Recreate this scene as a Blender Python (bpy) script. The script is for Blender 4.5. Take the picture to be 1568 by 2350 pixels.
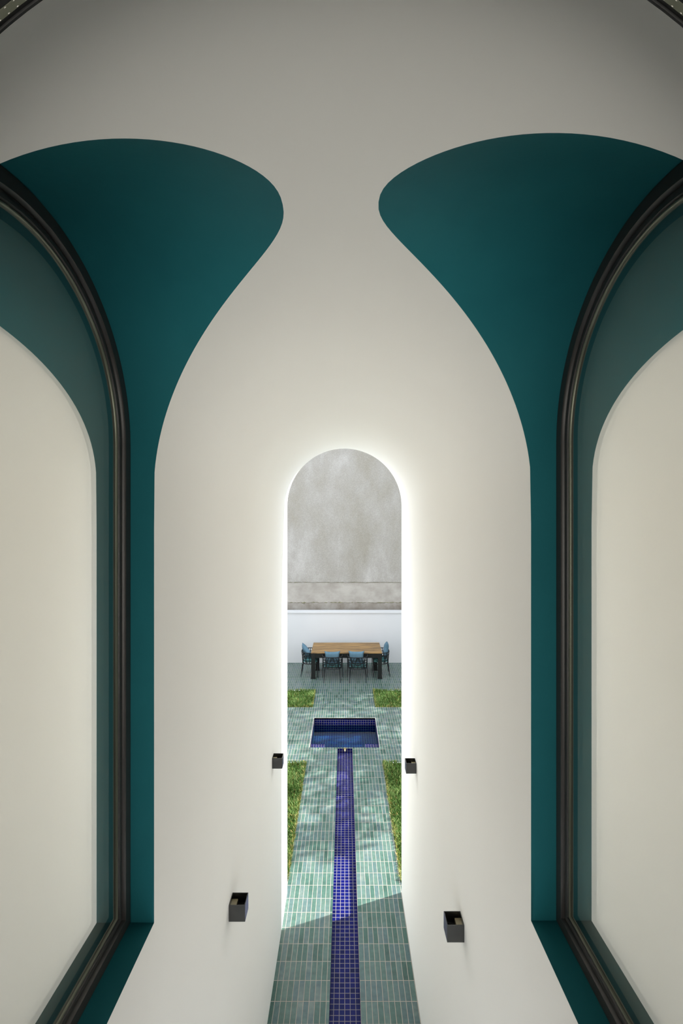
import bpy, bmesh, math, random
from mathutils import Vector, Matrix

# ------------------------------------------------------------------ scene, camera, light
scene = bpy.context.scene
for o in list(bpy.data.objects):
    bpy.data.objects.remove(o, do_unlink=True)
COL = scene.collection
rnd = random.Random(7)
PI = math.pi

CAM_Z = 4.5
cam_d = bpy.data.cameras.new('camera')
cam_d.sensor_fit = 'HORIZONTAL'
cam_d.sensor_width = 24.0
cam_d.lens = 17.0
cam_d.shift_x = -8.0 / 1568.0
cam_d.shift_y = 5.0 / 1568.0
cam_d.clip_start = 0.02
cam = bpy.data.objects.new('camera', cam_d)
COL.objects.link(cam)
cam.location = (0, 0, CAM_Z)
cam.rotation_euler = (PI / 2, 0, 0)
scene.camera = cam

vs = scene.view_settings
vs.view_transform = 'Standard'
vs.look = 'None'
vs.gamma = 1.0
vs.use_curve_mapping = False
vs.exposure = 1.0

cy = scene.cycles
cy.max_bounces = 32
cy.diffuse_bounces = 24
cy.glossy_bounces = 8
cy.transmission_bounces = 8
cy.transparent_max_bounces = 16
cy.caustics_reflective = False
cy.caustics_refractive = False
cy.sample_clamp_indirect = 8.0
cy.use_denoising = True

world = bpy.data.worlds.new('sky')
scene.world = world
world.use_nodes = True
wn = world.node_tree
bgn = wn.nodes['Background']
bgn.inputs['Color'].default_value = (0.86, 0.93, 1.0, 1)
bgn.inputs['Strength'].default_value = 1.14

sun_d = bpy.data.lights.new('sun', 'SUN')
sun_d.energy = 5.5
sun_d.angle = math.radians(0.7)
sun_d.color = (1.0, 0.96, 0.88)
sun = bpy.data.objects.new('sun', sun_d)
COL.objects.link(sun)
SUN_DIR = Vector((-1.36, -0.52, -1.456)).normalized()
sun.rotation_euler = SUN_DIR.to_track_quat('-Z', 'Y').to_euler()
sun.location = (8, 12, 14)


def area_light(name, loc, rot, sx, sy, energy, color, spread=180):
    d_ = bpy.data.lights.new(name, 'AREA')
    d_.shape = 'RECTANGLE'
    d_.size, d_.size_y = sx, sy
    d_.energy = energy
    d_.color = color
    d_.spread = math.radians(spread)
    o_ = bpy.data.objects.new(name, d_)
    COL.objects.link(o_)
    o_.location = loc
    o_.rotation_euler = rot
    return o_


# added fill light behind the camera, brightens the passage; no real source
area_light('passage_fill', (0, -1.5, 3.85), (PI / 2 + math.radians(7), 0, 0), 3.2, 2.2, 15.5, (1.0, 0.95, 0.87), 82)


# ------------------------------------------------------------------ helpers
def lin(r, g, b, a=1.0):
    def f(c):
        c /= 255.0
        return c / 12.92 if c <= 0.04045 else ((c + 0.055) / 1.055) ** 2.4
    return (f(r), f(g), f(b), a)


def tag(o, label=None, cat=None, group=None, kind=None):
    if label: o['label'] = label
    if cat: o['category'] = cat
    if group: o['group'] = group
    if kind: o['kind'] = kind
    return o


def empty(name, loc=(0, 0, 0), rz=0.0):
    o = bpy.data.objects.new(name, None)
    o.empty_display_size = 0.1
    COL.objects.link(o)
    o.location = loc
    o.rotation_euler = (0, 0, rz)
    return o


def link_mesh(name, me, mats, parent=None):
    if not isinstance(mats, (list, tuple)):
        mats = [mats]
    for m in mats:
        me.materials.append(m)
    o = bpy.data.objects.new(name, me)
    COL.objects.link(o)
    if parent is not None:
        o.parent = parent
    return o


class MB:
    """collects pieces, then links them as ONE mesh object"""
    def __init__(self):
        self.v, self.f, self.mi, self.uv, self.sm = [], [], [], [], []

    def add(self, vs_, fs_, mi=0, uvs=None, smooth=False):
        n = len(self.v)
        self.v += [tuple(p) for p in vs_]
        for k, fc in enumerate(fs_):
            self.f.append(tuple(i + n for i in fc))
            self.mi.append(mi)
            self.sm.append(smooth)
            self.uv.append(uvs[k] if uvs else None)

    def box(self, x0, x1, y0, y1, z0, z1, mi=0, mat=None, uvm=False):
        p = [Vector(q) for q in ((x0, y0, z0), (x1, y0, z0), (x1, y1, z0), (x0, y1, z0),
                                 (x0, y0, z1), (x1, y0, z1), (x1, y1, z1), (x0, y1, z1))]
        if mat is not None:
            p = [mat @ q for q in p]
        fs = [(0, 3, 2, 1), (4, 5, 6, 7), (0, 1, 5, 4), (1, 2, 6, 5), (2, 3, 7, 6), (3, 0, 4, 7)]
        self.add(p, fs, mi)

    def quad(self, a, b, c, d, mi=0, uv=None):
        self.add([a, b, c, d], [(0, 1, 2, 3)], mi, [uv] if uv else None)

    def grid(self, rows, mi=0, smooth=True, flip=False, uvf=None):
        """rows: list of equal-length point lists"""
        m = len(rows[0])
        vs_ = [p for r in rows for p in r]
        fs_, uvs = [], []
        for i in range(len(rows) - 1):
            for j in range(m - 1):
                q = (i * m + j, i * m + j + 1, (i + 1) * m + j + 1, (i + 1) * m + j)
                if flip: q = q[::-1]
                fs_.append(q)
                if uvf: uvs.append([uvf(vs_[k]) for k in q])
        self.add(vs_, fs_, mi, uvs if uvf else None, smooth)

    def tube(self, pts, r, n=8, mi=0, caps=True, flat=None, up=None):
        """round (or flat=(w,h)) sweep along pts; r a number or list"""
        pts = [Vector(p) for p in pts]
        rows = []
        prev = None
        for i, p in enumerate(pts):
            t = (pts[min(i + 1, len(pts) - 1)] - pts[max(i - 1, 0)]).normalized()
            if up is not None:
                u0 = Vector(up[i])
                a = (u0 - t * u0.dot(t)).normalized()
            elif prev is None:
                h = Vector((0, 0, 1)) if abs(t.z) < 0.9 else Vector((1, 0, 0))
                a = (h - t * h.dot(t)).normalized()
            else:
                a = (prev - t * prev.dot(t)).normalized()
            prev = a
            b = t.cross(a)
            rr = r[i] if isinstance(r, (list, tuple)) else r
            if flat:
                w, h = flat
                ring = [p + b * (w / 2) + a * (h / 2), p - b * (w / 2) + a * (h / 2),
                        p - b * (w / 2) - a * (h / 2), p + b * (w / 2) - a * (h / 2)]
                ring.append(ring[0])
            else:
                ring = [p + (a * math.cos(2 * PI * k / n) + b * math.sin(2 * PI * k / n)) * rr for k in range(n + 1)]
            rows.append(ring)
        self.grid(rows, mi, smooth=flat is None)
        if caps:
            for ring, rev in ((rows[0], False), (rows[-1], True)):
                q = ring[:-1]
                self.add(q, [tuple(range(len(q)))[::-1] if rev else tuple(range(len(q)))], mi)

    def build(self, name, mats, parent=None, merge=1e-5, loc=None, bevel=None, fix=False):
        me = bpy.data.meshes.new(name)
        me.from_pydata(self.v, [], self.f)
        me.polygons.foreach_set('material_index', self.mi)
        me.polygons.foreach_set('use_smooth', self.sm)
        if any(u is not None for u in self.uv):
            lay = me.uv_layers.new(name='UVMap')
            for p, u in zip(me.polygons, self.uv):
                if u is None: continue
                for li, c in zip(p.loop_indices, u):
                    lay.data[li].uv = c
        if merge or fix:
            bm = bmesh.new()
            bm.from_mesh(me)
            if merge:
                bmesh.ops.remove_doubles(bm, verts=bm.verts, dist=merge)
            if fix:
                bmesh.ops.recalc_face_normals(bm, faces=bm.faces)
            bm.to_mesh(me)
            bm.free()
        me.update()
        o = link_mesh(name, me, mats, parent)
        if loc is not None: o.location = loc
        if bevel:
            md = o.modifiers.new('bevel', 'BEVEL')
            md.width = bevel
            md.segments = 2
            md.limit_method = 'ANGLE'
        return o


# ------------------------------------------------------------------ materials
def new_mat(name):
    m = bpy.data.materials.new(name)
    m.use_nodes = True
    nt = m.node_tree
    return m, nt, nt.nodes, nt.links, nt.nodes['Principled BSDF']


def simple(name, col, rough=0.5, metal=0.0, spec=0.5):
    m, nt, N, L, P = new_mat(name)
    P.inputs['Base Color'].default_value = col
    P.inputs['Roughness'].default_value = rough
    P.inputs['Metallic'].default_value = metal
    P.inputs['Specular IOR Level'].default_value = spec
    return m


def plaster(name, c1, c2, scale=1.6, bump=0.04, rough=0.8, streak=1.0, spec=0.2):
    m, nt, N, L, P = new_mat(name)
    tc = N.new('ShaderNodeTexCoord')
    mp = N.new('ShaderNodeMapping')
    mp.inputs['Scale'].default_value = (1, 1, streak)
    L.new(tc.outputs['Object'], mp.inputs['Vector'])
    n1 = N.new('ShaderNodeTexNoise')
    n1.inputs['Scale'].default_value = scale
    n1.inputs['Detail'].default_value = 6
    n1.inputs['Roughness'].default_value = 0.6
    L.new(mp.outputs[0], n1.inputs['Vector'])
    rp = N.new('ShaderNodeValToRGB')
    rp.color_ramp.elements[0].position = 0.3
    rp.color_ramp.elements[0].color = c1
    rp.color_ramp.elements[1].position = 0.7
    rp.color_ramp.elements[1].color = c2
    L.new(n1.outputs['Fac'], rp.inputs['Fac'])
    L.new(rp.outputs[0], P.inputs['Base Color'])
    n2 = N.new('ShaderNodeTexNoise')
    n2.inputs['Scale'].default_value = 60
    n2.inputs['Detail'].default_value = 4
    L.new(tc.outputs['Object'], n2.inputs['Vector'])
    bp = N.new('ShaderNodeBump')
    bp.inputs['Strength'].default_value = bump
    bp.inputs['Distance'].default_value = 0.01
    L.new(n2.outputs['Fac'], bp.inputs['Height'])
    L.new(bp.outputs[0], P.inputs['Normal'])
    P.inputs['Roughness'].default_value = rough
    P.inputs['Specular IOR Level'].default_value = spec
    return m


def tile_mat(name, px, py, ox, oy, gap, cols, grout, rough=0.22, jitter=0.35, bump=0.5, cloud=0.35, spec=0.5):
    """grid of glazed tiles from the metric UV map; a colour drawn per tile"""
    m, nt, N, L, P = new_mat(name)
    uv = N.new('ShaderNodeUVMap')
    uv.uv_map = 'UVMap'
    sx = N.new('ShaderNodeSeparateXYZ')
    L.new(uv.outputs[0], sx.inputs[0])

    def math_(op, a, b=None, clamp=False):
        n = N.new('ShaderNodeMath')
        n.operation = op
        n.use_clamp = clamp
        for i, s in enumerate((a, b)):
            if s is None: continue
            if isinstance(s, (int, float)): n.inputs[i].default_value = s
            else: L.new(s, n.inputs[i])
        return n.outputs[0]

    ids, dist = [], []
    for ax, p, o in (('X', px, ox), ('Y', py, oy)):
        u = math_('DIVIDE', math_('SUBTRACT', sx.outputs[ax], o), p)
        ids.append(math_('FLOOR', u))
        fr = math_('FRACT', u)
        d = math_('MULTIPLY', math_('MINIMUM', fr, math_('SUBTRACT', 1.0, fr)), p)
        dist.append(d)
    d = math_('MINIMUM', dist[0], dist[1])
    mask = math_('DIVIDE', math_('SUBTRACT', d, gap * 0.5 - 0.0006), 0.0012, True)
    cx = N.new('ShaderNodeCombineXYZ')
    L.new(ids[0], cx.inputs[0])
    L.new(ids[1], cx.inputs[1])
    wnz = N.new('ShaderNodeTexWhiteNoise')
    wnz.noise_dimensions = '2D'
    L.new(cx.outputs[0], wnz.inputs['Vector'])
    rp = N.new('ShaderNodeValToRGB')
    el = rp.color_ramp.elements
    el[0].position = 0.0
    el[0].color = cols[0]
    el[1].position = 1.0
    el[1].color = cols[-1]
    for k, c in enumerate(cols[1:-1]):
        e = el.new((k + 1) / (len(cols) - 1))
        e.color = c
    nz = N.new('ShaderNodeTexNoise')
    nz.inputs['Scale'].default_value = 3.0
    nz.inputs['Detail'].default_value = 4
    L.new(uv.outputs[0], nz.inputs['Vector'])
    mixv = math_('ADD', math_('MULTIPLY', wnz.outputs['Value'], 1 - cloud),
                 math_('MULTIPLY', math_('DIVIDE', math_('SUBTRACT', nz.outputs['Fac'], 0.25), 0.5, True), cloud), True)
    L.new(mixv, rp.inputs['Fac'])
    # glaze variation inside a tile
    n3 = N.new('ShaderNodeTexNoise')
    n3.inputs['Scale'].default_value = 22.0
    n3.inputs['Detail'].default_value = 3
    L.new(uv.outputs[0], n3.inputs['Vector'])
    hsv = N.new('ShaderNodeHueSaturation')
    L.new(rp.outputs[0], hsv.inputs['Color'])
    L.new(math_('ADD', math_('MULTIPLY', n3.outputs['Fac'], jitter * 2), 1 - jitter), hsv.inputs['Value'])
    mx = N.new('ShaderNodeMix')
    mx.data_type = 'RGBA'
    L.new(mask, mx.inputs['Factor'])
    mx.inputs['A'].default_value = grout
    L.new(hsv.outputs[0], mx.inputs['B'])
    P.inputs['Specular IOR Level'].default_value = spec
    L.new(mx.outputs['Result'], P.inputs['Base Color'])
    rr = N.new('ShaderNodeMapRange')
    L.new(mask, rr.inputs['Value'])
    rr.inputs['To Min'].default_value = 0.85
    rr.inputs['To Max'].default_value = rough
    L.new(rr.outputs[0], P.inputs['Roughness'])
    hsum = math_('ADD', mask, math_('MULTIPLY', n3.outputs['Fac'], 0.6))
    hsum = math_('ADD', hsum, math_('MULTIPLY', wnz.outputs['Value'], 0.3))
    bp = N.new('ShaderNodeBump')
    bp.inputs['Strength'].default_value = bump
    bp.inputs['Distance'].default_value = 0.002
    L.new(hsum, bp.inputs['Height'])
    L.new(bp.outputs[0], P.inputs['Normal'])
    return m


M_WALL = plaster('white_plaster', (0.950, 0.930, 0.905, 1), (0.966, 0.950, 0.927, 1), 1.4, 0.03, 0.75, 0.35)
M_TEAL = plaster('teal_paint', (0.010, 0.130, 0.156, 1), (0.014, 0.158, 0.186, 1), 2.2, 0.05, 0.65, 0.6, 0.2)
M_FRAME = simple('dark_bronze_frame', lin(52, 49, 48), 0.4, 0.0, 0.5)
M_SEAL = simple('black_rubber_seal', lin(14, 13, 14), 0.6)
M_GASKET = simple('grey_spacer', lin(120, 122, 108), 0.35, 0.6)
M_GWALL = plaster('garden_wall_paint', (0.66, 0.655, 0.68, 1), (0.69, 0.685, 0.705, 1), 1.2, 0.03, 0.8, 0.5)
M_BLACK = simple('black_powder_coat', lin(27, 29, 29), 0.5, 0.0, 0.25)
M_LAMP = simple('anthracite_housing', lin(24, 24, 23), 0.45, 0.0, 0.3)
_p = M_LAMP.node_tree.nodes['Principled BSDF']
_p.inputs['Coat Weight'].default_value = 1.0
_p.inputs['Coat Roughness'].default_value = 0.12
_p.inputs['Coat IOR'].default_value = 1.55
M_FLAP = simple('beige_reflector', lin(150, 140, 112), 0.4)
M_ROD = simple('charcoal_metal', lin(30, 31, 36), 0.45, 0.0, 0.3)
M_BAND = simple('charcoal_strap', lin(26, 31, 34), 0.7, 0.0, 0.2)
M_BRASS = simple('brass_spout', (0.75, 0.62, 0.33, 1), 0.25, 1.0)
M_RIM = simple('white_grout_rim', lin(225, 222, 215), 0.6)
M_ROOM = simple('dark_room_wall', lin(70, 68, 64), 0.9)
M_STONE = simple('roof_concrete', lin(150, 148, 144), 0.9)

M_TILE = tile_mat('green_glazed_tile', 0.0527, 0.2, 0.142, 5.87, 0.005,
                  [lin(46, 72, 66), lin(64, 94, 86), lin(84, 108, 102), lin(76, 99, 101), lin(116, 128, 121)],
                  lin(176, 163, 154), 0.25, 0.38, spec=0.28)
M_MOS = tile_mat('cobalt_mosaic', 0.0513, 0.0513, -0.105, 9.3, 0.0052,
                 [lin(3, 10, 62), lin(4, 13, 84), lin(9, 14, 92), lin(3, 20, 88)],
                 lin(142, 136, 138), 0.28, 0.15, 0.4, 0.2, spec=0.10)


def fabric(name, c1, c2):
    m, nt, N, L, P = new_mat(name)
    tc = N.new('ShaderNodeTexCoord')
    n1 = N.new('ShaderNodeTexNoise')
    n1.inputs['Scale'].default_value = 6
    n1.inputs['Detail'].default_value = 8
    L.new(tc.outputs['Object'], n1.inputs['Vector'])
    rp = N.new('ShaderNodeValToRGB')
    rp.color_ramp.elements[0].position = 0.35
    rp.color_ramp.elements[0].color = c1
    rp.color_ramp.elements[1].position = 0.65
    rp.color_ramp.elements[1].color = c2
    L.new(n1.outputs['Fac'], rp.inputs['Fac'])
    L.new(rp.outputs[0], P.inputs['Base Color'])
    P.inputs['Roughness'].default_value = 0.9
    P.inputs['Specular IOR Level'].default_value = 0.1
    return m


M_PILLOW = fabric('blue_grey_fabric', lin(84, 112, 130), lin(98, 126, 144))
M_SEAT = fabric('turquoise_fabric', lin(92, 142, 146), lin(106, 160, 164))


def wood_mat():
    m, nt, N, L, P = new_mat('weathered_oak')
    tc = N.new('ShaderNodeTexCoord')
    mp = N.new('ShaderNodeMapping')
    mp.inputs['Scale'].default_value = (0.7, 12.0, 4.0)
    L.new(tc.outputs['Object'], mp.inputs['Vector'])
    n1 = N.new('ShaderNodeTexNoise')
    n1.inputs['Scale'].default_value = 2.6
    n1.inputs['Detail'].default_value = 8
    n1.inputs['Roughness'].default_value = 0.65
    n1.inputs['Distortion'].default_value = 0.6
    L.new(mp.outputs[0], n1.inputs['Vector'])
    rp = N.new('ShaderNodeValToRGB')
    e = rp.color_ramp.elements
    e[0].position = 0.34
    e[0].color = lin(52, 40, 30)
    e[1].position = 0.70
    e[1].color = lin(180, 140, 88)
    x = e.new(0.43)
    x.color = lin(112, 86, 56)
    x = e.new(0.52)
    x.color = lin(154, 120, 72)
    L.new(n1.outputs['Fac'], rp.inputs['Fac'])
    L.new(rp.outputs[0], P.inputs['Base Color'])
    P.inputs['Roughness'].default_value = 0.6
    return m


M_WOOD = wood_mat()


def grass_mat():
    m, nt, N, L, P = new_mat('lawn_blades')
    at = N.new('ShaderNodeUVMap')
    at.uv_map = 'UVMap'
    sx = N.new('ShaderNodeSeparateXYZ')
    L.new(at.outputs[0], sx.inputs[0])
    rp = N.new('ShaderNodeValToRGB')
    e = rp.color_ramp.elements
    e[0].position = 0.0
    e[0].color = lin(56, 90, 34)
    e[1].position = 1.0
    e[1].color = lin(178, 150, 84)
    for p, c in ((0.3, lin(84, 118, 46)), (0.6, lin(110, 140, 74)), (0.86, lin(160, 178, 110)), (0.93, lin(166, 160, 100))):
        q = e.new(p)
        q.color = c
    L.new(sx.outputs['X'], rp.inputs['Fac'])
    L.new(rp.outputs[0], P.inputs['Base Color'])
    P.inputs['Roughness'].default_value = 0.55
    P.inputs['Specular IOR Level'].default_value = 0.25
    return m


M_GRASS = grass_mat()
M_SOIL = plaster('brown_soil', lin(70, 58, 36), lin(120, 96, 56), 9, 0.3, 0.95, 1.0, 0.1)


def leaf_mat():
    m, nt, N, L, P = new_mat('tree_leaf')
    P.inputs['Base Color'].default_value = lin(70, 104, 42)
    P.inputs['Roughness'].default_value = 0.6
    return m


M_LEAF = leaf_mat()
M_BARK = plaster('tree_bark', lin(70, 58, 46), lin(110, 94, 76), 8, 0.4, 0.95, 0.3, 0.1)


def concrete_mat():
    m, nt, N, L, P = new_mat('rough_grey_render')
    tc = N.new('ShaderNodeTexCoord')
    mp = N.new('ShaderNodeMapping')
    mp.inputs['Scale'].default_value = (1.0, 1.0, 0.55)
    L.new(tc.outputs['Object'], mp.inputs['Vector'])
    n1 = N.new('ShaderNodeTexNoise')
    n1.inputs['Scale'].default_value = 1.1
    n1.inputs['Detail'].default_value = 9
    n1.inputs['Roughness'].default_value = 0.62
    L.new(mp.outputs[0], n1.inputs['Vector'])
    rp = N.new('ShaderNodeValToRGB')
    e = rp.color_ramp.elements
    e[0].position = 0.32
    e[0].color = (0.315, 0.288, 0.25, 1)
    e[1].position = 0.70
    e[1].color = (0.475, 0.447, 0.43, 1)
    q = e.new(0.52)
    q.color = (0.37, 0.345, 0.32, 1)
    L.new(n1.outputs['Fac'], rp.inputs['Fac'])
    n2 = N.new('ShaderNodeTexNoise')
    n2.inputs['Scale'].default_value = 38
    n2.inputs['Detail'].default_value = 5
    n2.inputs['Roughness'].default_value = 0.7
    L.new(tc.outputs['Object'], n2.inputs['Vector'])
    hs = N.new('ShaderNodeHueSaturation')
    mr = N.new('ShaderNodeMapRange')
    mr.inputs['From Min'].default_value = 0.3
    mr.inputs['From Max'].default_value = 0.7
    mr.inputs['To Min'].default_value = 0.84
    mr.inputs['To Max'].default_value = 1.13
    L.new(n2.outputs['Fac'], mr.inputs['Value'])
    L.new(mr.outputs[0], hs.inputs['Value'])
    L.new(rp.outputs[0], hs.inputs['Color'])
    L.new(hs.outputs[0], P.inputs['Base Color'])
    bp = N.new('ShaderNodeBump')
    bp.inputs['Strength'].default_value = 0.35
    bp.inputs['Distance'].default_value = 0.02
    L.new(n2.outputs['Fac'], bp.inputs['Height'])
    L.new(bp.outputs[0], P.inputs['Normal'])
    P.inputs['Roughness'].default_value = 0.95
    P.inputs['Specular IOR Level'].default_value = 0.1
    return m


M_CONC = concrete_mat()
M_CONC2 = plaster('smooth_grey_render', lin(154, 147, 140), lin(184, 178, 172), 2.4, 0.15, 0.9, 1.2, 0.1)
M_CONC3 = plaster('bare_footing', lin(124, 114, 104), lin(165, 160, 154), 3.0, 0.3, 0.95, 1.0, 0.1)
M_MOSS = plaster('moss_stain', lin(88, 88, 62), lin(150, 146, 122), 12, 0.2, 0.95, 1.0, 0.1)


def coated_glass(name, refl, tint, other):
    """mirror-coated pane: part mirror, the rest lets through"""
    m = bpy.data.materials.new(name)
    m.use_nodes = True
    nt = m.node_tree
    N, L = nt.nodes, nt.links
    N.remove(N['Principled BSDF'])
    out = N['Material Output']
    g = N.new('ShaderNodeBsdfGlossy')
    g.inputs['Roughness'].default_value = 0.0
    g.inputs['Color'].default_value = tint
    mix = N.new('ShaderNodeMixShader')
    mix.inputs[0].default_value = refl
    L.new(other(N, L), mix.inputs[1])
    L.new(g.outputs[0], mix.inputs[2])
    L.new(mix.outputs[0], out.inputs['Surface'])
    return m


def _transp(col):
    def f(N, L):
        t = N.new('ShaderNodeBsdfTransparent')
        t.inputs['Color'].default_value = col
        return t.outputs[0]
    return f


def _diff(col):
    def f(N, L):
        t = N.new('ShaderNodeBsdfDiffuse')
        t.inputs['Color'].default_value = col
        return t.outputs[0]
    return f


M_PANE_F = coated_glass('solar_glass_outer', 0.50, (1.0, 1.0, 0.98, 1), _transp((0.97, 0.97, 0.96, 1)))
M_PANE_B = coated_glass('solar_glass_inner', 0.70, (1.0, 1.0, 0.97, 1), _diff((0.90, 0.80, 0.66, 1)))
M_CLEAR = coated_glass('clear_glass', 0.0, (1, 1, 1, 1), _transp((0.985, 0.99, 0.985, 1)))
_N, _L = M_CLEAR.node_tree.nodes, M_CLEAR.node_tree.links      # anti-reflective: mirrors only at grazing angles
_lw = _N.new('ShaderNodeLayerWeight')
_lw.inputs['Blend'].default_value = 0.2
_pw = _N.new('ShaderNodeMath')
_pw.operation = 'POWER'
_pw.inputs[1].default_value = 4.0
_L.new(_lw.outputs['Facing'], _pw.inputs[0])
_L.new(_pw.outputs[0], next(n for n in _N if n.type == 'MIX_SHADER').inputs[0])


def water_mat():
    m = bpy.data.materials.new('pool_water')
    m.use_nodes = True
    nt = m.node_tree
    N, L = nt.nodes, nt.links
    N.remove(N['Principled BSDF'])
    out = N['Material Output']
    t = N.new('ShaderNodeBsdfTransparent')
    t.inputs['Color'].default_value = (0.30, 0.86, 1.0, 1)
    g = N.new('ShaderNodeBsdfGlossy')
    g.inputs['Roughness'].default_value = 0.02
    fr = N.new('ShaderNodeFresnel')
    fr.inputs['IOR'].default_value = 1.33
    nz = N.new('ShaderNodeTexNoise')
    nz.inputs['Scale'].default_value = 9
    tc = N.new('ShaderNodeTexCoord')
    L.new(tc.outputs['Object'], nz.inputs['Vector'])
    bp = N.new('ShaderNodeBump')
    bp.inputs['Strength'].default_value = 0.05
    bp.inputs['Distance'].default_value = 0.02
    L.new(nz.outputs['Fac'], bp.inputs['Height'])
    L.new(bp.outputs[0], g.inputs['Normal'])
    mix = N.new('ShaderNodeMixShader')
    L.new(fr.outputs[0], mix.inputs[0])
    L.new(t.outputs[0], mix.inputs[1])
    L.new(g.outputs[0], mix.inputs[2])
    L.new(mix.outputs[0], out.inputs['Surface'])
    return m


M_WATER = water_mat()

# ------------------------------------------------------------------ passage shell
X0, RV, ZS = -0.007, 0.68, 4.60         # vault axis, radius, springing height
XL, XR = X0 - RV, X0 + RV
Y_NEAR, Y_FAR = 0.55, 5.76
SILL = 3.03
SIDE = {
    -1: dict(c=1.195, a=0.546, zc=4.65, b=0.614, n=2.3, xf=-0.779, fc=1.19, fr=0.553, fzc=4.742),
    1: dict(c=1.200, a=0.550, zc=4.67, b=0.604, n=2.3, xf=0.771, fc=1.193, fr=0.558, fzc=4.752),
}
NPHI = 96


def xs(side, z):
    if z <= ZS: return X0 + side * RV
    return X0 + side * math.sqrt(max(0.0, RV * RV - (z - ZS) ** 2))


def arch_pts(s):
    d = SIDE[s]
    out = []
    for k in range(NPHI + 1):
        ph = PI * (1 - k / NPHI)            # from the near end to the far end
        c_, s_ = math.cos(ph), max(0.0, math.sin(ph))
        y = d['c'] + d['a'] * math.copysign(abs(c_) ** (2 / d['n']), c_)
        z = d['zc'] + d['b'] * s_ ** (2 / d['n'])
        out.append((y, z))
    out[0] = (d['c'] - d['a'], d['zc'])
    out[-1] = (d['c'] + d['a'], d['zc'])
    return out


def theta(z):
    return math.asin(min(1.0, (z - ZS) / RV))


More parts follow.
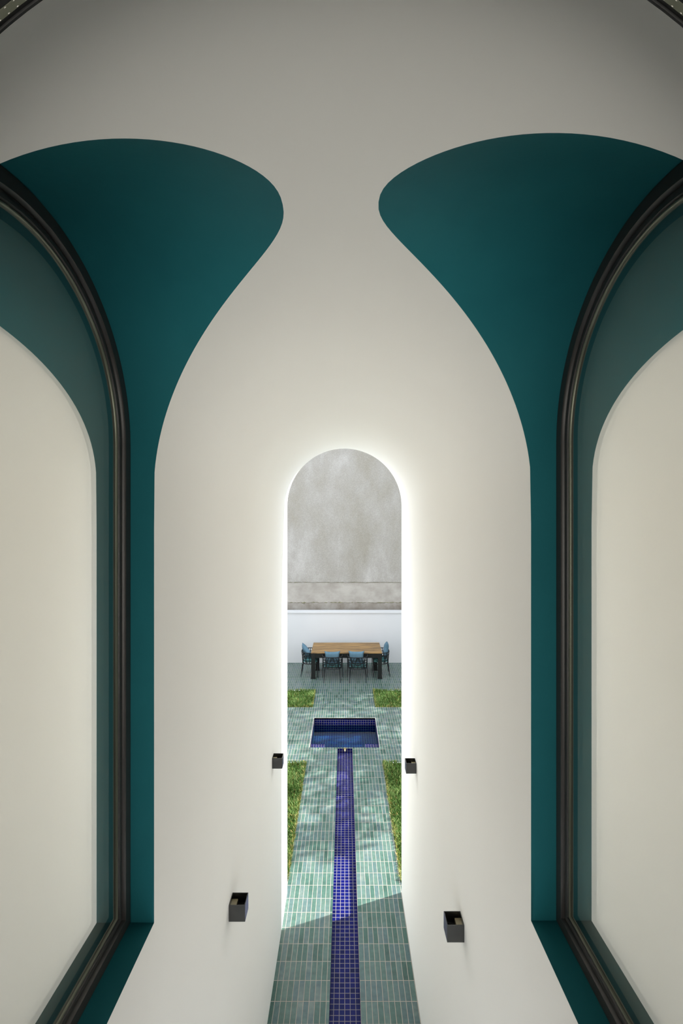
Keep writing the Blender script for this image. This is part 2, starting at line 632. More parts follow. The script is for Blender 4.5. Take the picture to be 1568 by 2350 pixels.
ceil = MB()
for s in (-1, 1):
    d = SIDE[s]
    ap = arch_pts(s)
    ya, yb = d['c'] - d['a'], d['c'] + d['a']
    w = MB()
    w.grid([[(X0 + s * RV, y, z) for z in (0.0, SILL, d['zc'] if False else ZS)] for y in (Y_NEAR, ya)], flip=s < 0)
    w.grid([[(X0 + s * RV, y, z) for z in (0.0, SILL)] for y in (ya, yb)], flip=s < 0)
    w.grid([[(X0 + s * RV, y, z) for z in (0.0, SILL, ZS)] for y in (yb, Y_FAR)], flip=s < 0)
    tag(w.build('wall_left' if s < 0 else 'wall_right', M_WALL), kind='structure')

    def vp(th, y):
        return (X0 + s * RV * math.cos(th), y, ZS + RV * math.sin(th))
    NT = 44
    th0 = theta(d['zc'])

    def col_full(y):
        return [vp(th0 * i / 4, y) for i in range(4)] + [vp(th0 + (PI / 2 - th0) * i / NT, y) for i in range(NT + 1)]
    n_far = 24
    ceil.grid([col_full(Y_NEAR), col_full(ya)], flip=s < 0)
    rows = []
    for (y, z) in ap:
        t0 = theta(z)
        rows.append([vp(t0 + (PI / 2 - t0) * i / NT, y) for i in range(NT + 1)])
    ceil.grid(rows, flip=s < 0)
    ceil.grid([col_full(yb + (Y_FAR - yb) * i / n_far) for i in range(n_far + 1)], flip=s < 0)

    # teal reveal from the groin edge back to the window frame
    rv = MB()
    edge, back = [], []
    for k, (y, z) in enumerate(ap):
        ph = PI * (1 - k / NPHI)
        edge.append((xs(s, z), y, z))
        back.append((d['xf'] - 0.0 * s, d['fc'] + d['fr'] * math.cos(ph), d['fzc'] + d['fr'] * math.sin(ph)))
    def leg_(x, y, zt): return [(x, y, SILL + (zt - SILL) * i / 8) for i in range(8)]
    edge = leg_(edge[0][0], edge[0][1], edge[0][2]) + edge + leg_(edge[-1][0], edge[-1][1], edge[-1][2])[::-1]
    back = leg_(back[0][0], back[0][1], back[0][2]) + back + leg_(back[-1][0], back[-1][1], back[-1][2])[::-1]
    edge = [(xs(s, z) if z > ZS else X0 + s * RV, y, z) for (x, y, z) in edge]
    NR = 6
    rv.grid([[tuple(Vector(e).lerp(Vector(b), i / NR)) for i in range(NR + 1)] for e, b in zip(edge, back)], flip=s > 0)
    xw, xf = X0 + s * RV, d['xf']
    fa, fb = d['fc'] - d['fr'], d['fc'] + d['fr']
    rv.quad((xw, ya, SILL), (xf, fa, SILL), (xf, fb, SILL), (xw, yb, SILL))
    tag(rv.build('trim_1' if s < 0 else 'trim_2', M_TEAL), kind='structure')

    # the window: frame ring with bead, spacer, two panes, painted reflection band
    win = tag(empty('window_1' if s < 0 else 'window_2', (xf, d['fc'], SILL)), kind='structure')

    def outline(r):
        """closed arch outline inset by r from the reveal"""
        R = d['fr'] - r
        pts = [(d['fc'] + R * math.cos(PI * (1 - k / 64)), d['fzc'] + R * math.sin(PI * k / 64)) for k in range(65)]
        pts += [(d['fc'] + R, SILL + r), (d['fc'] - R, SILL + r)]
        pts.append(pts[0])
        return pts

    def prof(prs):
        """sweep a profile of (inset, outward x offset) round the arch"""
        mb = MB()
        rows_ = [[(xf + s * px_ - win.location.x, y - win.location.y, z - win.location.z) for (y, z) in outline(r)] for (r, px_) in prs]
        mb.grid(rows_, smooth=True, flip=s > 0)
        return mb
    fo = prof([(0.0, 0.03), (0.0, -0.004), (0.004, -0.008), (0.040, -0.008), (0.044, -0.004), (0.046, 0.006), (0.049, 0.003),
               (0.056, 0.000), (0.066, 0.002), (0.071, 0.010), (0.071, 0.03)]).build('frame', M_FRAME, win)
    md = fo.modifiers.new('edge', 'EDGE_SPLIT')
    md.split_angle = math.radians(40)
    prof([(0.0705, 0.0060), (0.0715, 0.0050), (0.0785, 0.0050), (0.0790, 0.0112)]).build('spacer', M_GASKET, win)

    def pane(name, r, off, mat):
        pts = outline(r)[:-1]
        mb = MB()
        P_ = [(xf + s * off - win.location.x, y - win.location.y, z - win.location.z) for (y, z) in pts]
        mb.add(P_, [tuple(range(len(P_)))])
        return mb.build(name, mat, win)
    pane('pane', 0.0785, 0.0115, M_PANE_F)
    pane('inner_pane', 0.060, 0.0205, M_PANE_B)
    prof([(0.0785, 0.0200), (0.1060, 0.0200)]).build('reflection_band', M_FRAME, win)  # dark ring behind the pane stands in for the frame's reflection in the glass

ce = ceil.build('ceiling', M_WALL)
tag(ce, kind='structure')


def wall_arch(mb, y, xa, xb, za, zb, hc, hr, hz, hb, flip=False, n=64, mi=0, low=0.0):
    """wall in the plane y with an arched hole: centre hc, radius hr, springing hz, hole bottom hb"""
    def c_(x, z0, z1): return [(x, y, z0), (x, y, z1)]
    mb.grid([c_(xa, za, zb), c_(hc - hr, za, zb)], mi, False, flip)
    mb.grid([c_(hc + hr, za, zb), c_(xb, za, zb)], mi, False, flip)
    rows_ = []
    for k in range(n + 1):
        a = PI * (1 - k / n)
        rows_.append(c_(hc + hr * math.cos(a), hz + hr * math.sin(a), zb))
    mb.grid(rows_, mi, False, flip)
    if hb > za:
        mb.grid([c_(hc - hr, max(za, low), hb), c_(hc + hr, max(za, low), hb)], mi, False, flip)


# wall at the near end, with the arched window the view is taken through
NR_, NZ, NB = 0.593, 4.60, 2.75
wnr = MB()
wall_arch(wnr, Y_NEAR, XL, XR, 0.0, ZS + RV + 0.02, 0.0, NR_ + 0.06, NZ, NB - 0.06, low=2.0)
wall_arch(wnr, 0.36, -2.2, 2.2, 0.0, 6.0, 0.0, NR_ + 0.06, NZ, NB - 0.06, flip=True, low=2.0)
tag(wnr.build('wall_near', M_WALL), kind='structure')
win3 = tag(empty('window_3', (0, Y_NEAR, NB)), kind='structure')


def near_outline(R):
    pts = [(-R, NB)]
    pts += [(R * math.cos(PI * (1 - k / 72)), NZ + R * math.sin(PI * k / 72)) for k in range(73)]
    pts += [(R, NB)]
    pts.append(pts[0])
    return pts


def ring(prs):
    mb = MB()
    mb.grid([[(x, y - Y_NEAR, z - NB) for (x, z) in near_outline(R)] for (R, y) in prs], smooth=False)
    return mb


ring([(NR_ + 0.07, 0.5502), (NR_ + 0.002, 0.5502), (NR_, 0.5495), (NR_, 0.547), (NR_ + 0.002, 0.546), (NR_ + 0.002, 0.5418),
      (NR_ + 0.03, 0.5418)]).build('seal', M_SEAL, win3)
ring([(NR_ + 0.001, 0.5414), (NR_, 0.541), (NR_, 0.533), (NR_ + 0.001, 0.5325)]).build('spacer', M_GASKET, win3)
sp_bead = MB()
for k in range(150):
    a = PI * k / 149
    for yy in (0.5400, 0.5338):
        c = Vector(((NR_ - 0.0003) * math.cos(a), yy - Y_NEAR, NZ + (NR_ - 0.0003) * math.sin(a) - NB))
        e = Vector((-math.sin(a), 0, math.cos(a)))
        h = Vector((math.cos(a), 0, math.sin(a))) * -0.0006
        sp_bead.add([c + e * 0.0016, c + Vector((0, 0.0006, 0)), c - e * 0.0016, c - Vector((0, 0.0006, 0)), c + h],
                    [(0, 1, 4), (1, 2, 4), (2, 3, 4), (3, 0, 4)])
sp_bead.build('perforation', M_RIM, win3, merge=0)
ring([(NR_ + 0.03, 0.5322), (NR_, 0.5322), (NR_, 0.36), (NR_ + 0.07, 0.358)]).build('frame', M_SEAL, win3)
for nm, yy in (('pane', 0.5417), ('inner_pane', 0.5323)):
    mb = MB()
    P_ = [(x, yy - Y_NEAR, z - NB) for (x, z) in near_outline(NR_ + 0.0005)[:-1]]
    mb.add(P_, [tuple(range(len(P_)))[::-1]])
    mb.build(nm, M_CLEAR, win3)

# the dark room the view is taken from
rm = MB()
rm.grid([[(-2.2, 0.36, z) for z in (2.7, 6.0)], [(-2.2, -3.0, z) for z in (2.7, 6.0)],
         [(2.2, -3.0, z) for z in (2.7, 6.0)], [(2.2, 0.36, z) for z in (2.7, 6.0)]], smooth=False, flip=True)
tag(rm.build('wall_room', M_ROOM), kind='structure')
b = MB()
b.box(-2.2, 2.2, -3.0, 0.36, 2.6, 2.7)
tag(b.build('floor_room', M_ROOM), kind='structure')
b = MB()
b.box(-4.6, 4.6, -3.0, Y_FAR - 0.2, 6.0, 6.15)
tag(b.build('ceiling_roof', M_STONE), kind='structure')

# outer face of the house
fc = MB()
wall_arch(fc, Y_FAR, -4.6, 4.6, 0.0, 7.2, X0, RV, ZS, 0.0, flip=True)
wall_arch(fc, Y_FAR - 0.2, -4.6, 4.6, 0.0, 7.2, X0, RV + 0.004, ZS, 0.0)
fc.quad((-4.6, Y_FAR - 0.2, 7.2), (4.6, Y_FAR - 0.2, 7.2), (4.6, Y_FAR, 7.2), (-4.6, Y_FAR, 7.2))
tag(fc.build('wall_facade', M_WALL), kind='structure')

# ------------------------------------------------------------------ ground
CH = (-0.142, 0.142, Y_NEAR, 9.30)
PO = (-0.68, 0.669, 9.336, 10.685)
LAWNS = [(-3.2, -0.705, 5.90, 8.78), (0.69, 3.2, 5.90, 8.78), (-3.2, -0.755, 11.29, 12.38), (0.718, 3.2, 11.29, 12.38)]
HOLES = [CH, PO] + LAWNS
YB = 14.66
x_c = sorted({-3.6, 3.6, XL, XR} | {h[0] for h in HOLES} | {h[1] for h in HOLES})
y_c = sorted({Y_NEAR, Y_FAR, YB + 0.05} | {h[2] for h in HOLES} | {h[3] for h in HOLES})
fl = MB()
for i in range(len(x_c) - 1):
    for j in range(len(y_c) - 1):
        mx, my = (x_c[i] + x_c[i + 1]) / 2, (y_c[j] + y_c[j + 1]) / 2
        if any(h[0] < mx < h[1] and h[2] < my < h[3] for h in HOLES): continue
        if my < Y_FAR and not (XL < mx < XR): continue
        q = [(x_c[i], y_c[j]), (x_c[i + 1], y_c[j]), (x_c[i + 1], y_c[j + 1]), (x_c[i], y_c[j + 1])]
        fl.quad(*[(a, b_, 0.0) for a, b_ in q], uv=q)
tag(fl.build('floor', M_TILE), kind='structure')


def basin(mb, x0, x1, y0, y1, zb, zt=0.0, skip=()):
    """tiled inner faces; metric UVs"""
    def q(a, b_, c_, d_, uv): mb.quad(a, b_, c_, d_, uv=uv)
    q((x0, y0, zb), (x1, y0, zb), (x1, y1, zb), (x0, y1, zb), [(x0, y0), (x1, y0), (x1, y1), (x0, y1)])
    if 'back' not in skip:
        q((x0, y1, zb), (x1, y1, zb), (x1, y1, zt), (x0, y1, zt), [(x0, y1 + zb - zt), (x1, y1 + zb - zt), (x1, y1), (x0, y1)])
    if 'front' not in skip:
        q((x1, y0, zb), (x0, y0, zb), (x0, y0, zt), (x1, y0, zt), [(x1, y0 + zt - zb), (x0, y0 + zt - zb), (x0, y0), (x1, y0)])
    q((x0, y0, zb), (x0, y1, zb), (x0, y1, zt), (x0, y0, zt), [(x0 + zb - zt, y0), (x0 + zb - zt, y1), (x0, y1), (x0, y0)])
    q((x1, y1, zb), (x1, y0, zb), (x1, y0, zt), (x1, y1, zt), [(x1 + zt - zb, y1), (x1 + zt - zb, y0), (x1, y0), (x1, y1)])


ch = tag(empty('water_channel', (0, 0, 0)),
         'long narrow rill of cobalt blue mosaic down the middle of the green tiled path', 'water channel')
b = MB()
basin(b, CH[0], CH[1], CH[2], CH[3], -0.085)
b.build('lining', M_MOS, ch)
b = MB()
b.tube([(0, 9.326, -0.012), (0, 9.29, -0.014), (0, 9.262, -0.022), (0, 9.255, -0.036)], [0.014, 0.014, 0.013, 0.012], 12)
b.box(-0.034, 0.034, 9.288, 9.2995, -0.03, 0.006)
b.build('spout', M_BRASS, ch)['label'] = 'small brass spout at the pool end'

pool = tag(empty('plunge_pool', (0, 10.0, 0)),
           'square sunken pool of dark blue mosaic with still water, at the end of the rill', 'pool')
b = MB()
basin(b, PO[0], PO[1], PO[2], PO[3], -0.335)
bo = b.build('basin', M_MOS, pool)
bo.location = (0, -10.0, 0)
b = MB()
WZ = -0.155
b.quad((PO[0], PO[2] - 10, WZ), (PO[1], PO[2] - 10, WZ), (PO[1], PO[3] - 10, WZ), (PO[0], PO[3] - 10, WZ))
b.build('water', M_WATER, pool)
b = MB()
rw = 0.007
b.box(PO[0] - rw, PO[0], PO[2] - rw - 10, PO[3] + rw - 10, -0.03, 0.004)
b.box(PO[1], PO[1] + rw, PO[2] - rw - 10, PO[3] + rw - 10, -0.03, 0.004)
b.box(PO[0], PO[1], PO[3] - 10, PO[3] + rw - 10, -0.03, 0.004)
b.build('rim', M_RIM, pool)
for (xa, xb) in ((PO[0] + 0.003, -0.395), (0.395, PO[1] - 0.003)):
    b = MB()
    y0, y1 = PO[2] + 0.001, PO[2] + 0.26
    zt = -0.06
    b.quad((xa, y0, zt), (xb, y0, zt), (xb, y1, zt), (xa, y1, zt), uv=[(xa, y0), (xb, y0), (xb, y1), (xa, y1)])
    b.quad((xb, y1, -0.33), (xa, y1, -0.33), (xa, y1, zt), (xb, y1, zt), uv=[(xb, y1 + 0.25), (xa, y1 + 0.25), (xa, y1), (xb, y1)])
    xi = xb if xa < 0 else xa
    b.quad((xi, y0, -0.33), (xi, y1, -0.33), (xi, y1, zt), (xi, y0, zt), uv=[(xi + 0.25, y0), (xi + 0.25, y1), (xi, y1), (xi, y0)])
    so = b.build('step', M_MOS, pool)
    so.location = (0, -10.0, 0)

# lawns
LAB = ['narrow lawn strip left of the rill, sunlit, edged by the path tiles',
       'narrow lawn strip right of the rill, greener and more shaded, edged by the path tiles',
       'square lawn patch beyond the pool on the left, in front of the dining table',
       'square lawn patch beyond the pool on the right, in front of the dining table']
for k, (xa, xb, ya, yb) in enumerate(LAWNS):
    g = MB()
    g.box(xa, xb, ya, yb, -0.06, -0.012, 1)
    vsx, fsx, uvx = [], [], []
    inner = -1 if k % 2 == 0 else 1
    near_x = xb if inner < 0 else xa
    area = (yb - ya) * (xb - xa)
    n = int(area * 5200)
    for _ in range(n):
        x = near_x + inner * (rnd.random() ** 1.5) * (xb - xa)
        y = ya + rnd.random() * (yb - ya)
        edge_d = min(abs(x - near_x), y - ya, yb - y)
        cl = math.sin(x * 9 + 1.3 * k) * math.cos(y * 7.3) * 0.5 + 0.5
        h = (0.035 + 0.035 * rnd.random()) * (0.75 + 0.5 * cl)
        a = rnd.random() * 2 * PI
        ln = rnd.uniform(0.15, 0.9) * h
        wd = rnd.uniform(0.003, 0.0058)
        ca, sa = math.cos(a), math.sin(a)
        px_, py_ = -sa * wd, ca * wd
        i0 = len(vsx)
        z0 = -0.013
        vsx += [(x - px_, y - py_, z0), (x + px_, y + py_, z0),
                (x + ca * ln * 0.4 + px_ * 0.8, y + sa * ln * 0.4 + py_ * 0.8, z0 + h * 0.62),
                (x + ca * ln * 0.4 - px_ * 0.8, y + sa * ln * 0.4 - py_ * 0.8, z0 + h * 0.62),
                (x + ca * ln, y + sa * ln, z0 + h)]
        t = min(0.84, max(0.0, 0.15 + 0.35 * cl + rnd.gauss(0, 0.2)))
        if rnd.random() < 0.05 + 0.55 * math.exp(-edge_d / 0.018): t = rnd.uniform(0.88, 1.0)
        fsx += [(i0, i0 + 1, i0 + 2, i0 + 3), (i0 + 3, i0 + 2, i0 + 4)]
        uvx += [[(t, 0)] * 4, [(t, 0)] * 3]
    g.add(vsx, fsx, 0, uvx)
    tag(g.build('lawn', [M_GRASS, M_SOIL], merge=0), LAB[k], 'lawn', 'lawn patches', 'stuff')

# ------------------------------------------------------------------ garden walls and the building behind
b = MB()
b.box(-3.6, 3.6, YB, YB + 0.2, -0.02, 1.50)
tag(b.build('wall_garden', M_GWALL), kind='structure')
b = MB()
b.box(-3.6, 3.6, YB - 0.03, YB + 0.24, 1.50, 1.556)
tag(b.build('trim_3', M_GWALL, bevel=0.006), kind='structure')
for s, nm in ((-1, 'wall_garden_left'), (1, 'wall_garden_right')):
    b = MB()
    xa, xb = sorted((s * 3.4, s * 3.6))
    b.box(xa, xb, Y_FAR, YB, -0.02, 1.50)
    tag(b.build(nm, M_GWALL), kind='structure')

# rough rendered wall of the next building: footing, plinth band, upper wall
wb = MB()
YW = 15.1


def rough_strip(zlo, zhi, y, wob_lo, wob_hi, mi, th, seed):
    r_ = random.Random(seed)
    n_ = 260
    xa, xb = -6.0, 9.0
    rows_ = []
    for i in range(n_ + 1):
        x = xa + (xb - xa) * i / n_
        l_ = zlo + (r_.gauss(0, wob_lo) if wob_lo else 0)
        h_ = zhi + (r_.gauss(0, wob_hi) if wob_hi else 0)
        rows_.append([(x, y + th, l_), (x, y, l_ + 0.006), (x, y, h_), (x, y + th, h_)])
    wb.grid(rows_, mi, False, flip=True)


rough_strip(-0.1, 1.735, YW - 0.02, 0, 0.012, 2, 0.3, 3)
rough_strip(1.70, 2.40, YW + 0.015, 0, 0, 1, 0.3, 4)
rough_strip(2.375, 8.2, YW - 0.012, 0.004, 0, 0, 0.3, 5)
rough_strip(2.362, 2.378, YW + 0.004, 0.004, 0.002, 3, 0.3, 6)
rough_strip(1.728, 1.748, YW + 0.006, 0.006, 0.008, 3, 0.3, 8)
wb.box(-6.0, 9.0, YW + 0.3, YW + 0.5, -0.1, 8.2, 0)
tag(wb.build('wall_far', [M_CONC, M_CONC2, M_CONC3, M_MOSS], merge=0), kind='structure')


# ------------------------------------------------------------------ dining table
TX0, TX1, TY0, TY1, TZ = -0.926, 1.012, 13.22, 14.26, 0.718
table = tag(empty('dining_table', ((TX0 + TX1) / 2, (TY0 + TY1) / 2, 0)),
            'long outdoor dining table with weathered plank top on black square legs', 'table')
tc_ = table.location


def TB(mb, x0, x1, y0, y1, z0, z1, **k):
    mb.box(x0 - tc_.x, x1 - tc_.x, y0 - tc_.y, y1 - tc_.y, z0, z1, **k)


b = MB()
npl = 5
pw = (TY1 - TY0) / npl
for i in range(npl):
    TB(b, TX0, TX1, TY0 + i * pw + 0.002, TY0 + (i + 1) * pw - 0.002, TZ - 0.028 - 0.0008 * (i % 2), TZ - 0.0008 * (i % 2))
b.build('tabletop', M_WOOD, table, merge=0, bevel=0.003)
b = MB()
ap0, ap1 = TZ - 0.15, TZ - 0.029
TB(b, TX0 + 0.01, TX1 - 0.01, TY0 + 0.012, TY0 + 0.05, ap0, ap1)
TB(b, TX0 + 0.10, TX1 - 0.10, TY1 - 0.27, TY1 - 0.23, ap0, ap1)
TB(b, TX0 + 0.01, TX0 + 0.05, TY0 + 0.05, TY1 - 0.02, ap0, ap1)
TB(b, TX1 - 0.05, TX1 - 0.01, TY0 + 0.05, TY1 - 0.02, ap0, ap1)
TB(b, TX0 + 0.05, TX1 - 0.05, TY1 - 0.06, TY1 - 0.02, ap0, ap1)
b.build('apron', M_BLACK, table, merge=0)
for (lx, ly) in ((TX0 + 0.003, TY0 + 0.003), (TX1 - 0.108, TY0 + 0.003), (TX0 + 0.08, TY1 - 0.33), (TX1 - 0.185, TY1 - 0.33)):
    b = MB()
    TB(b, lx, lx + 0.105, ly, ly + 0.105, 0.018, TZ - 0.0295)
    TB(b, lx - 0.012, lx + 0.117, ly - 0.012, ly + 0.117, 0.0, 0.018)
    b.build('leg', M_BLACK, table, merge=0)


# ------------------------------------------------------------------ chairs (local: sitter faces +y, back at -y)
def u_path(s, hw=0.268, back=-0.235, rad=0.19):
    """plan of the curved back: s metres along from the middle of the back"""
    sg = 1 if s >= 0 else -1
    a = abs(s)
    st = hw - rad
    if a < st: return (sg * a, back), (0, -1)
    arc = rad * PI / 2
    if a < st + arc:
        t = (a - st) / rad
        return (sg * (st + rad * math.sin(t)), back + rad * (1 - math.cos(t))), (sg * math.sin(t), -math.cos(t))
    return (sg * hw, back + rad + (a - st - arc)), (sg, 0)


SMAX = 0.078 + 0.19 * PI / 2 + 0.235
ZLO, ZHI = 0.355, 0.668


def lat(s, t):
    (x, y), nrm = u_path(s)
    f = 0.90 + 0.10 * t
    zt = ZHI - 0.0 * abs(s)
    return Vector((x * f, y * f, ZLO + (zt - ZLO) * t)), Vector((nrm[0], nrm[1], 0.15))


def lat_line(s0, t0, s1, t1, n=10):
    pts, ups = [], []
    for i in range(n + 1):
        k = i / n
        p, u = lat(s0 + (s1 - s0) * k, t0 + (t1 - t0) * k)
        pts.append(p)
        ups.append(u)
    return pts, ups


def cushion(w, h, th, n=14, pinch=0.05):
    """soft square pillow in the xz plane, thickness along y"""
    mb = MB()
    for sgn in (1, -1):
        rows_ = []
        for i in range(n + 1):
            u = -1 + 2 * i / n
            r_ = []
            for j in range(n + 1):
                v = -1 + 2 * j / n
                pu = u * (1 - pinch * (1 - abs(u)) * 0 - pinch * (1 - v * v) * abs(u))
                pv = v * (1 - pinch * (1 - u * u) * abs(v))
                d_ = ((1 - u ** 4) * (1 - v ** 4)) ** 0.55
                r_.append((pu * w / 2, sgn * d_ * th / 2, pv * h / 2))
            rows_.append(r_)
        mb.grid(rows_, 0, True, flip=sgn > 0)
    return mb


def make_chair():
    c = empty('dining_chair')
    b = MB()
    N_ = 40
    top = [lat(-SMAX + 2 * SMAX * i / N_, 1.0)[0] for i in range(N_ + 1)]
    b.tube(top, 0.011, 8)
    b.build('top_rail', M_ROD, c)
    b = MB()
    low = [lat(-SMAX + 2 * SMAX * i / N_, 0.0)[0] for i in range(N_ + 1)]
    fr_ = [low[-1] + (low[0] - low[-1]) * k / 8 for k in range(9)]
    b.tube(low, 0.0125, 8)
    b.tube(fr_, 0.0125, 8)
    for yy in (-0.08, 0.06):
        b.tube([(-0.235, yy, ZLO), (0.235, yy, ZLO)], 0.009, 6)
    b.build('seat_frame', M_ROD, c)
    b = MB()
    B = []
    for m_ in (-1, 1):
        B += [(m_ * 0.225, 1, m_ * 0.14, 0), (m_ * 0.09, 1, m_ * 0.24, 0), (m_ * 0.03, 1, m_ * 0.12, 0),
              (m_ * 0.27, 1, m_ * 0.33, 0), (m_ * 0.36, 1, m_ * 0.28, 0), (m_ * 0.40, 1, m_ * 0.42, 0),
              (m_ * 0.45, 1, m_ * 0.52, 0), (m_ * 0.55, 1, m_ * 0.46, 0), (m_ * 0.17, 1, m_ * 0.20, 0),
              (m_ * 0.045, 0.62, 0.0, 1), (m_ * 0.0, 0.30, m_ * 0.17, 0.62)]
    B += [(-0.5, 0.72, 0.5, 0.72), (-0.34, 0.5, 0.34, 0.5), (-0.58, 0.30, 0.58, 0.30), (0, 0.55, 0, 0)]
    for q in B:
        pts, ups = lat_line(*q, n=26 if abs(q[0] - q[2]) > 0.3 else 8)
        b.tube(pts, 0.0, flat=(0.018, 0.006), up=ups)
    b.build('woven_back', M_BAND, c, merge=0)
    for m_ in (-1, 1):
        b = MB()
        p = lat(m_ * SMAX, 1.0)[0]
        x_, y_ = p.x, p.y
        b.tube([(x_, y_ - 0.012, ZHI), (x_, y_ + 0.016, ZHI - 0.006), (x_, y_ + 0.028, ZHI - 0.03),
                (x_, y_ + 0.030, 0.35), (x_ * 1.03, y_ + 0.03, 0.0)], [0.011, 0.0115, 0.0115, 0.0115, 0.009], 8)
        b.build('leg', M_ROD, c)
        b = MB()
        b.tube([(m_ * 0.20, -0.200, ZLO), (m_ * 0.223, -0.245, 0.0)], [0.0125, 0.009], 8)
        b.build('leg', M_ROD, c)
    so = cushion(0.44, 0.41, 0.10).build('seat', M_SEAT, c)
    so.rotation_euler = (PI / 2, 0, 0)
    so.location = (0, 0.025, ZLO + 0.066)
    so['label'] = 'turquoise seat cushion'
    return c


def copy_tree(o, parent=None):
    c = o.copy()
    COL.objects.link(c)
    c.parent = parent
    for ch_ in list(o.children):
        copy_tree(ch_, c)
    return c


proto = make_chair()
CHAIRS = [
    (-0.342, 13.155, 0.0, 'charcoal basket-back armchair on the near side of the table, left of its neighbour',
     'blue-grey pillow on the near left chair, in front of the table', (0.0, -0.135, 0.635), (-0.20, 0.0, 0.03)),
    (0.342, 13.140, 0.0, 'charcoal basket-back armchair on the near side of the table, right of its neighbour',
     'blue-grey pillow on the near right chair, in front of the table', (-0.035, -0.135, 0.645), (-0.20, 0.0, -0.05)),
    (-0.975, 13.615, -PI / 2, 'charcoal basket-back armchair at the left end of the table, facing right',
     'blue-grey pillow leaning on a corner in the chair at the left table end', (0.0, -0.10, 0.625), (-0.42, 0.62, 0.45)),
    (1.000, 13.615, PI / 2, 'charcoal basket-back armchair at the right end of the table, facing left',
     'blue-grey pillow standing upright in the chair at the right table end', (0.0, -0.150, 0.70), (-0.16, 0.12, -0.10)),
]
pil0 = None
for k, (x, y, rz, lab, plab, ploc, prot) in enumerate(CHAIRS):
    o = proto if k == 0 else copy_tree(proto)
    o.location = (x, y, 0)
    o.rotation_euler = (0, 0, rz)
    tag(o, lab, 'chair', 'basket-back armchairs at the dining table')
    if pil0 is None:
        pl = pil0 = cushion(0.43, 0.40, 0.14, pinch=0.15).build('pillow', M_PILLOW)
    else:
        pl = pil0.copy()
        COL.objects.link(pl)
    mw = Matrix.Translation((x, y, 0)) @ Matrix.Rotation(rz, 4, 'Z') @ Matrix.Translation(ploc) @ \
        Matrix.Rotation(prot[2], 4, 'Z') @ Matrix.Rotation(-prot[0], 4, 'X') @ Matrix.Rotation(prot[1], 4, 'Y')
    pl.matrix_world = mw
    tag(pl, plab, 'pillow', 'pillows on the dining chairs')


# ------------------------------------------------------------------ up-and-down wall lamps
def make_lamp():
    """open cube box; local +x points away from the wall"""
    c = empty('wall_lamp')
    S, t = 0.097, 0.004
    h = S / 2
    b = MB()
    b.box(0.0, t, -h, h, -h, h)
    b.box(S - t, S, -h, h, -h, h)
    b.box(t, S - t, -h, -h + t, -h, h)
    b.box(t, S - t, h - t, h, -h, h)
    b.build('housing', M_LAMP, c, merge=0)
    b = MB()
    b.box(t, t + 0.033, -h + t, h - t - 0.012, -0.012, 0.022)
    b.build('reflector', M_FLAP, c)['label'] = 'beige inner reflector'
    b = MB()
    b.box(t, S - t, -h + t, h - t, -0.016, -0.012)
    b.box(t, S - t, h - 0.030, h - 0.026, -0.012, 0.0)
    b.box(t, S - t, h - 0.042, h - 0.038, -0.012, -0.004)
    b.build('baffle', M_LAMP, c, merge=0)
    return c


lamp0 = make_lamp()
LAMPS = [(-1, 2.906, 2.142, 'near left black cube wall lamp, open at the top, on the left passage wall'),
         (1, 2.776, 2.135, 'near right black cube wall lamp, open at the top, largest on the right passage wall'),
         (-1, 4.606, 2.152, 'far left black cube wall lamp beside the bright end of the left wall'),
         (1, 4.606, 2.105, 'far right black cube wall lamp beside the garden end of the right wall')]
for k, (s, y, z, lab) in enumerate(LAMPS):
    o = lamp0 if k == 0 else copy_tree(lamp0)
    o.location = (X0 + s * RV, y, z)
    o.rotation_euler = (0, 0, 0)
    if s > 0:
        o.scale = (-1, 1, 1)
    tag(o, lab, 'wall lamp', 'cube lamps along the passage walls')


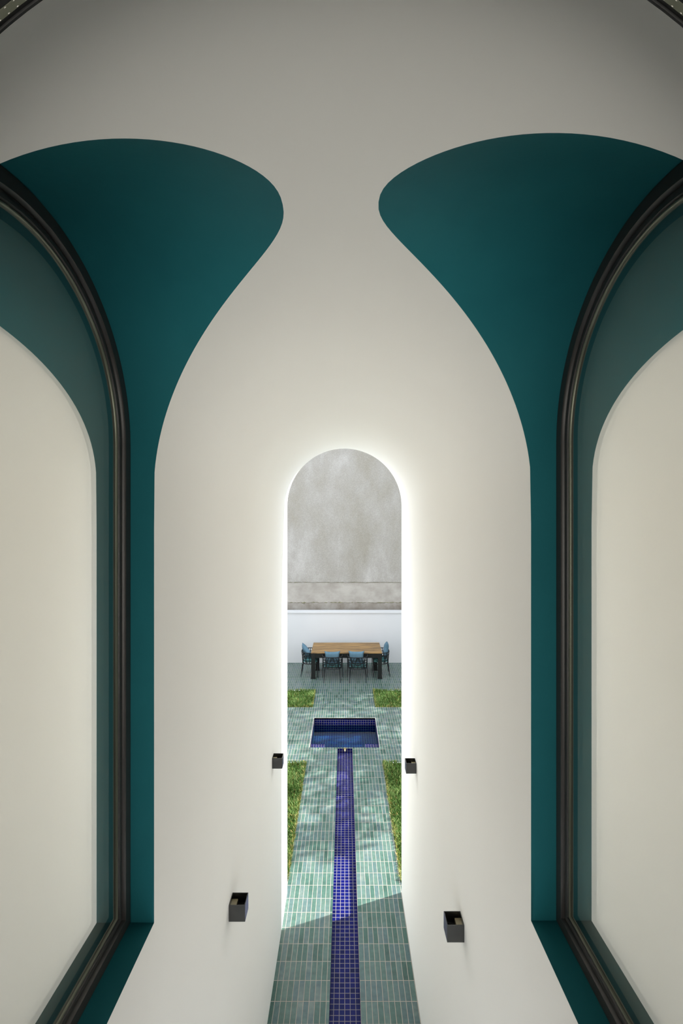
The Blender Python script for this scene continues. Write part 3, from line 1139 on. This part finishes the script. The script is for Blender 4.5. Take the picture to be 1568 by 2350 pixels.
# ------------------------------------------------------------------ trees beside the garden (they throw the dappled shade)
def make_tree(name, x, y, h, r, n, seed, lab):
    r_ = random.Random(seed)
    t = tag(empty(name, (x, y, 0)), lab, 'tree', 'trees beside the garden')
    b = MB()
    b.tube([(0, 0, -0.1), (0.05, 0.02, h * 0.3), (-0.04, 0.05, h * 0.6), (0.0, 0.0, h * 0.95)], [0.13, 0.10, 0.08, 0.03], 10)
    for k in range(9):
        a = r_.random() * 2 * PI
        z0 = h * r_.uniform(0.4, 0.75)
        L_ = r * r_.uniform(0.6, 0.95)
        b.tube([(0, 0, z0), (math.cos(a) * L_ * 0.5, math.sin(a) * L_ * 0.5, z0 + 0.45),
                (math.cos(a) * L_, math.sin(a) * L_, z0 + 0.7)], [0.05, 0.03, 0.012], 6)
    b.build('trunk', M_BARK, t)
    b = MB()
    vs_, fs_ = [], []
    blobs = []
    for k in range(26):
        while True:
            p = Vector((r_.uniform(-1, 1), r_.uniform(-1, 1), r_.uniform(-1, 1)))
            if p.length < 1: break
        blobs.append((Vector((p.x * r, p.y * r, h * 0.8 + p.z * h * 0.28)), r * r_.uniform(0.2, 0.4)))
    for k in range(n):
        c_, br = blobs[k % len(blobs)]
        p = c_ + Vector((r_.gauss(0, 1), r_.gauss(0, 1), r_.gauss(0, 0.7))) * br * 0.6
        hd = math.hypot(p.x, p.y)
        if hd > r: p.x, p.y = p.x * r / hd * r_.random() ** 0.5, p.y * r / hd * r_.random() ** 0.5
        a = Vector((r_.gauss(0, 1), r_.gauss(0, 1), r_.gauss(0, 1))).normalized()
        q = a.orthogonal().normalized()
        L_ = r_.uniform(0.07, 0.16)
        i0 = len(vs_)
        vs_ += [p - a * L_, p + q * L_ * 0.45, p + a * L_, p - q * L_ * 0.45]
        fs_.append((i0, i0 + 1, i0 + 2, i0 + 3))
    b.add(vs_, fs_)
    b.build('foliage', M_LEAF, t, merge=0)
    return t


make_tree('garden_tree', 6.3, 12.9, 7.2, 2.1, 5200, 11, 'leafy tree right of the garden, throwing dappled shade on the pool')
make_tree('garden_tree', 4.6, 9.7, 6.0, 1.5, 2500, 23, 'leafy tree right of the garden, nearest the house')
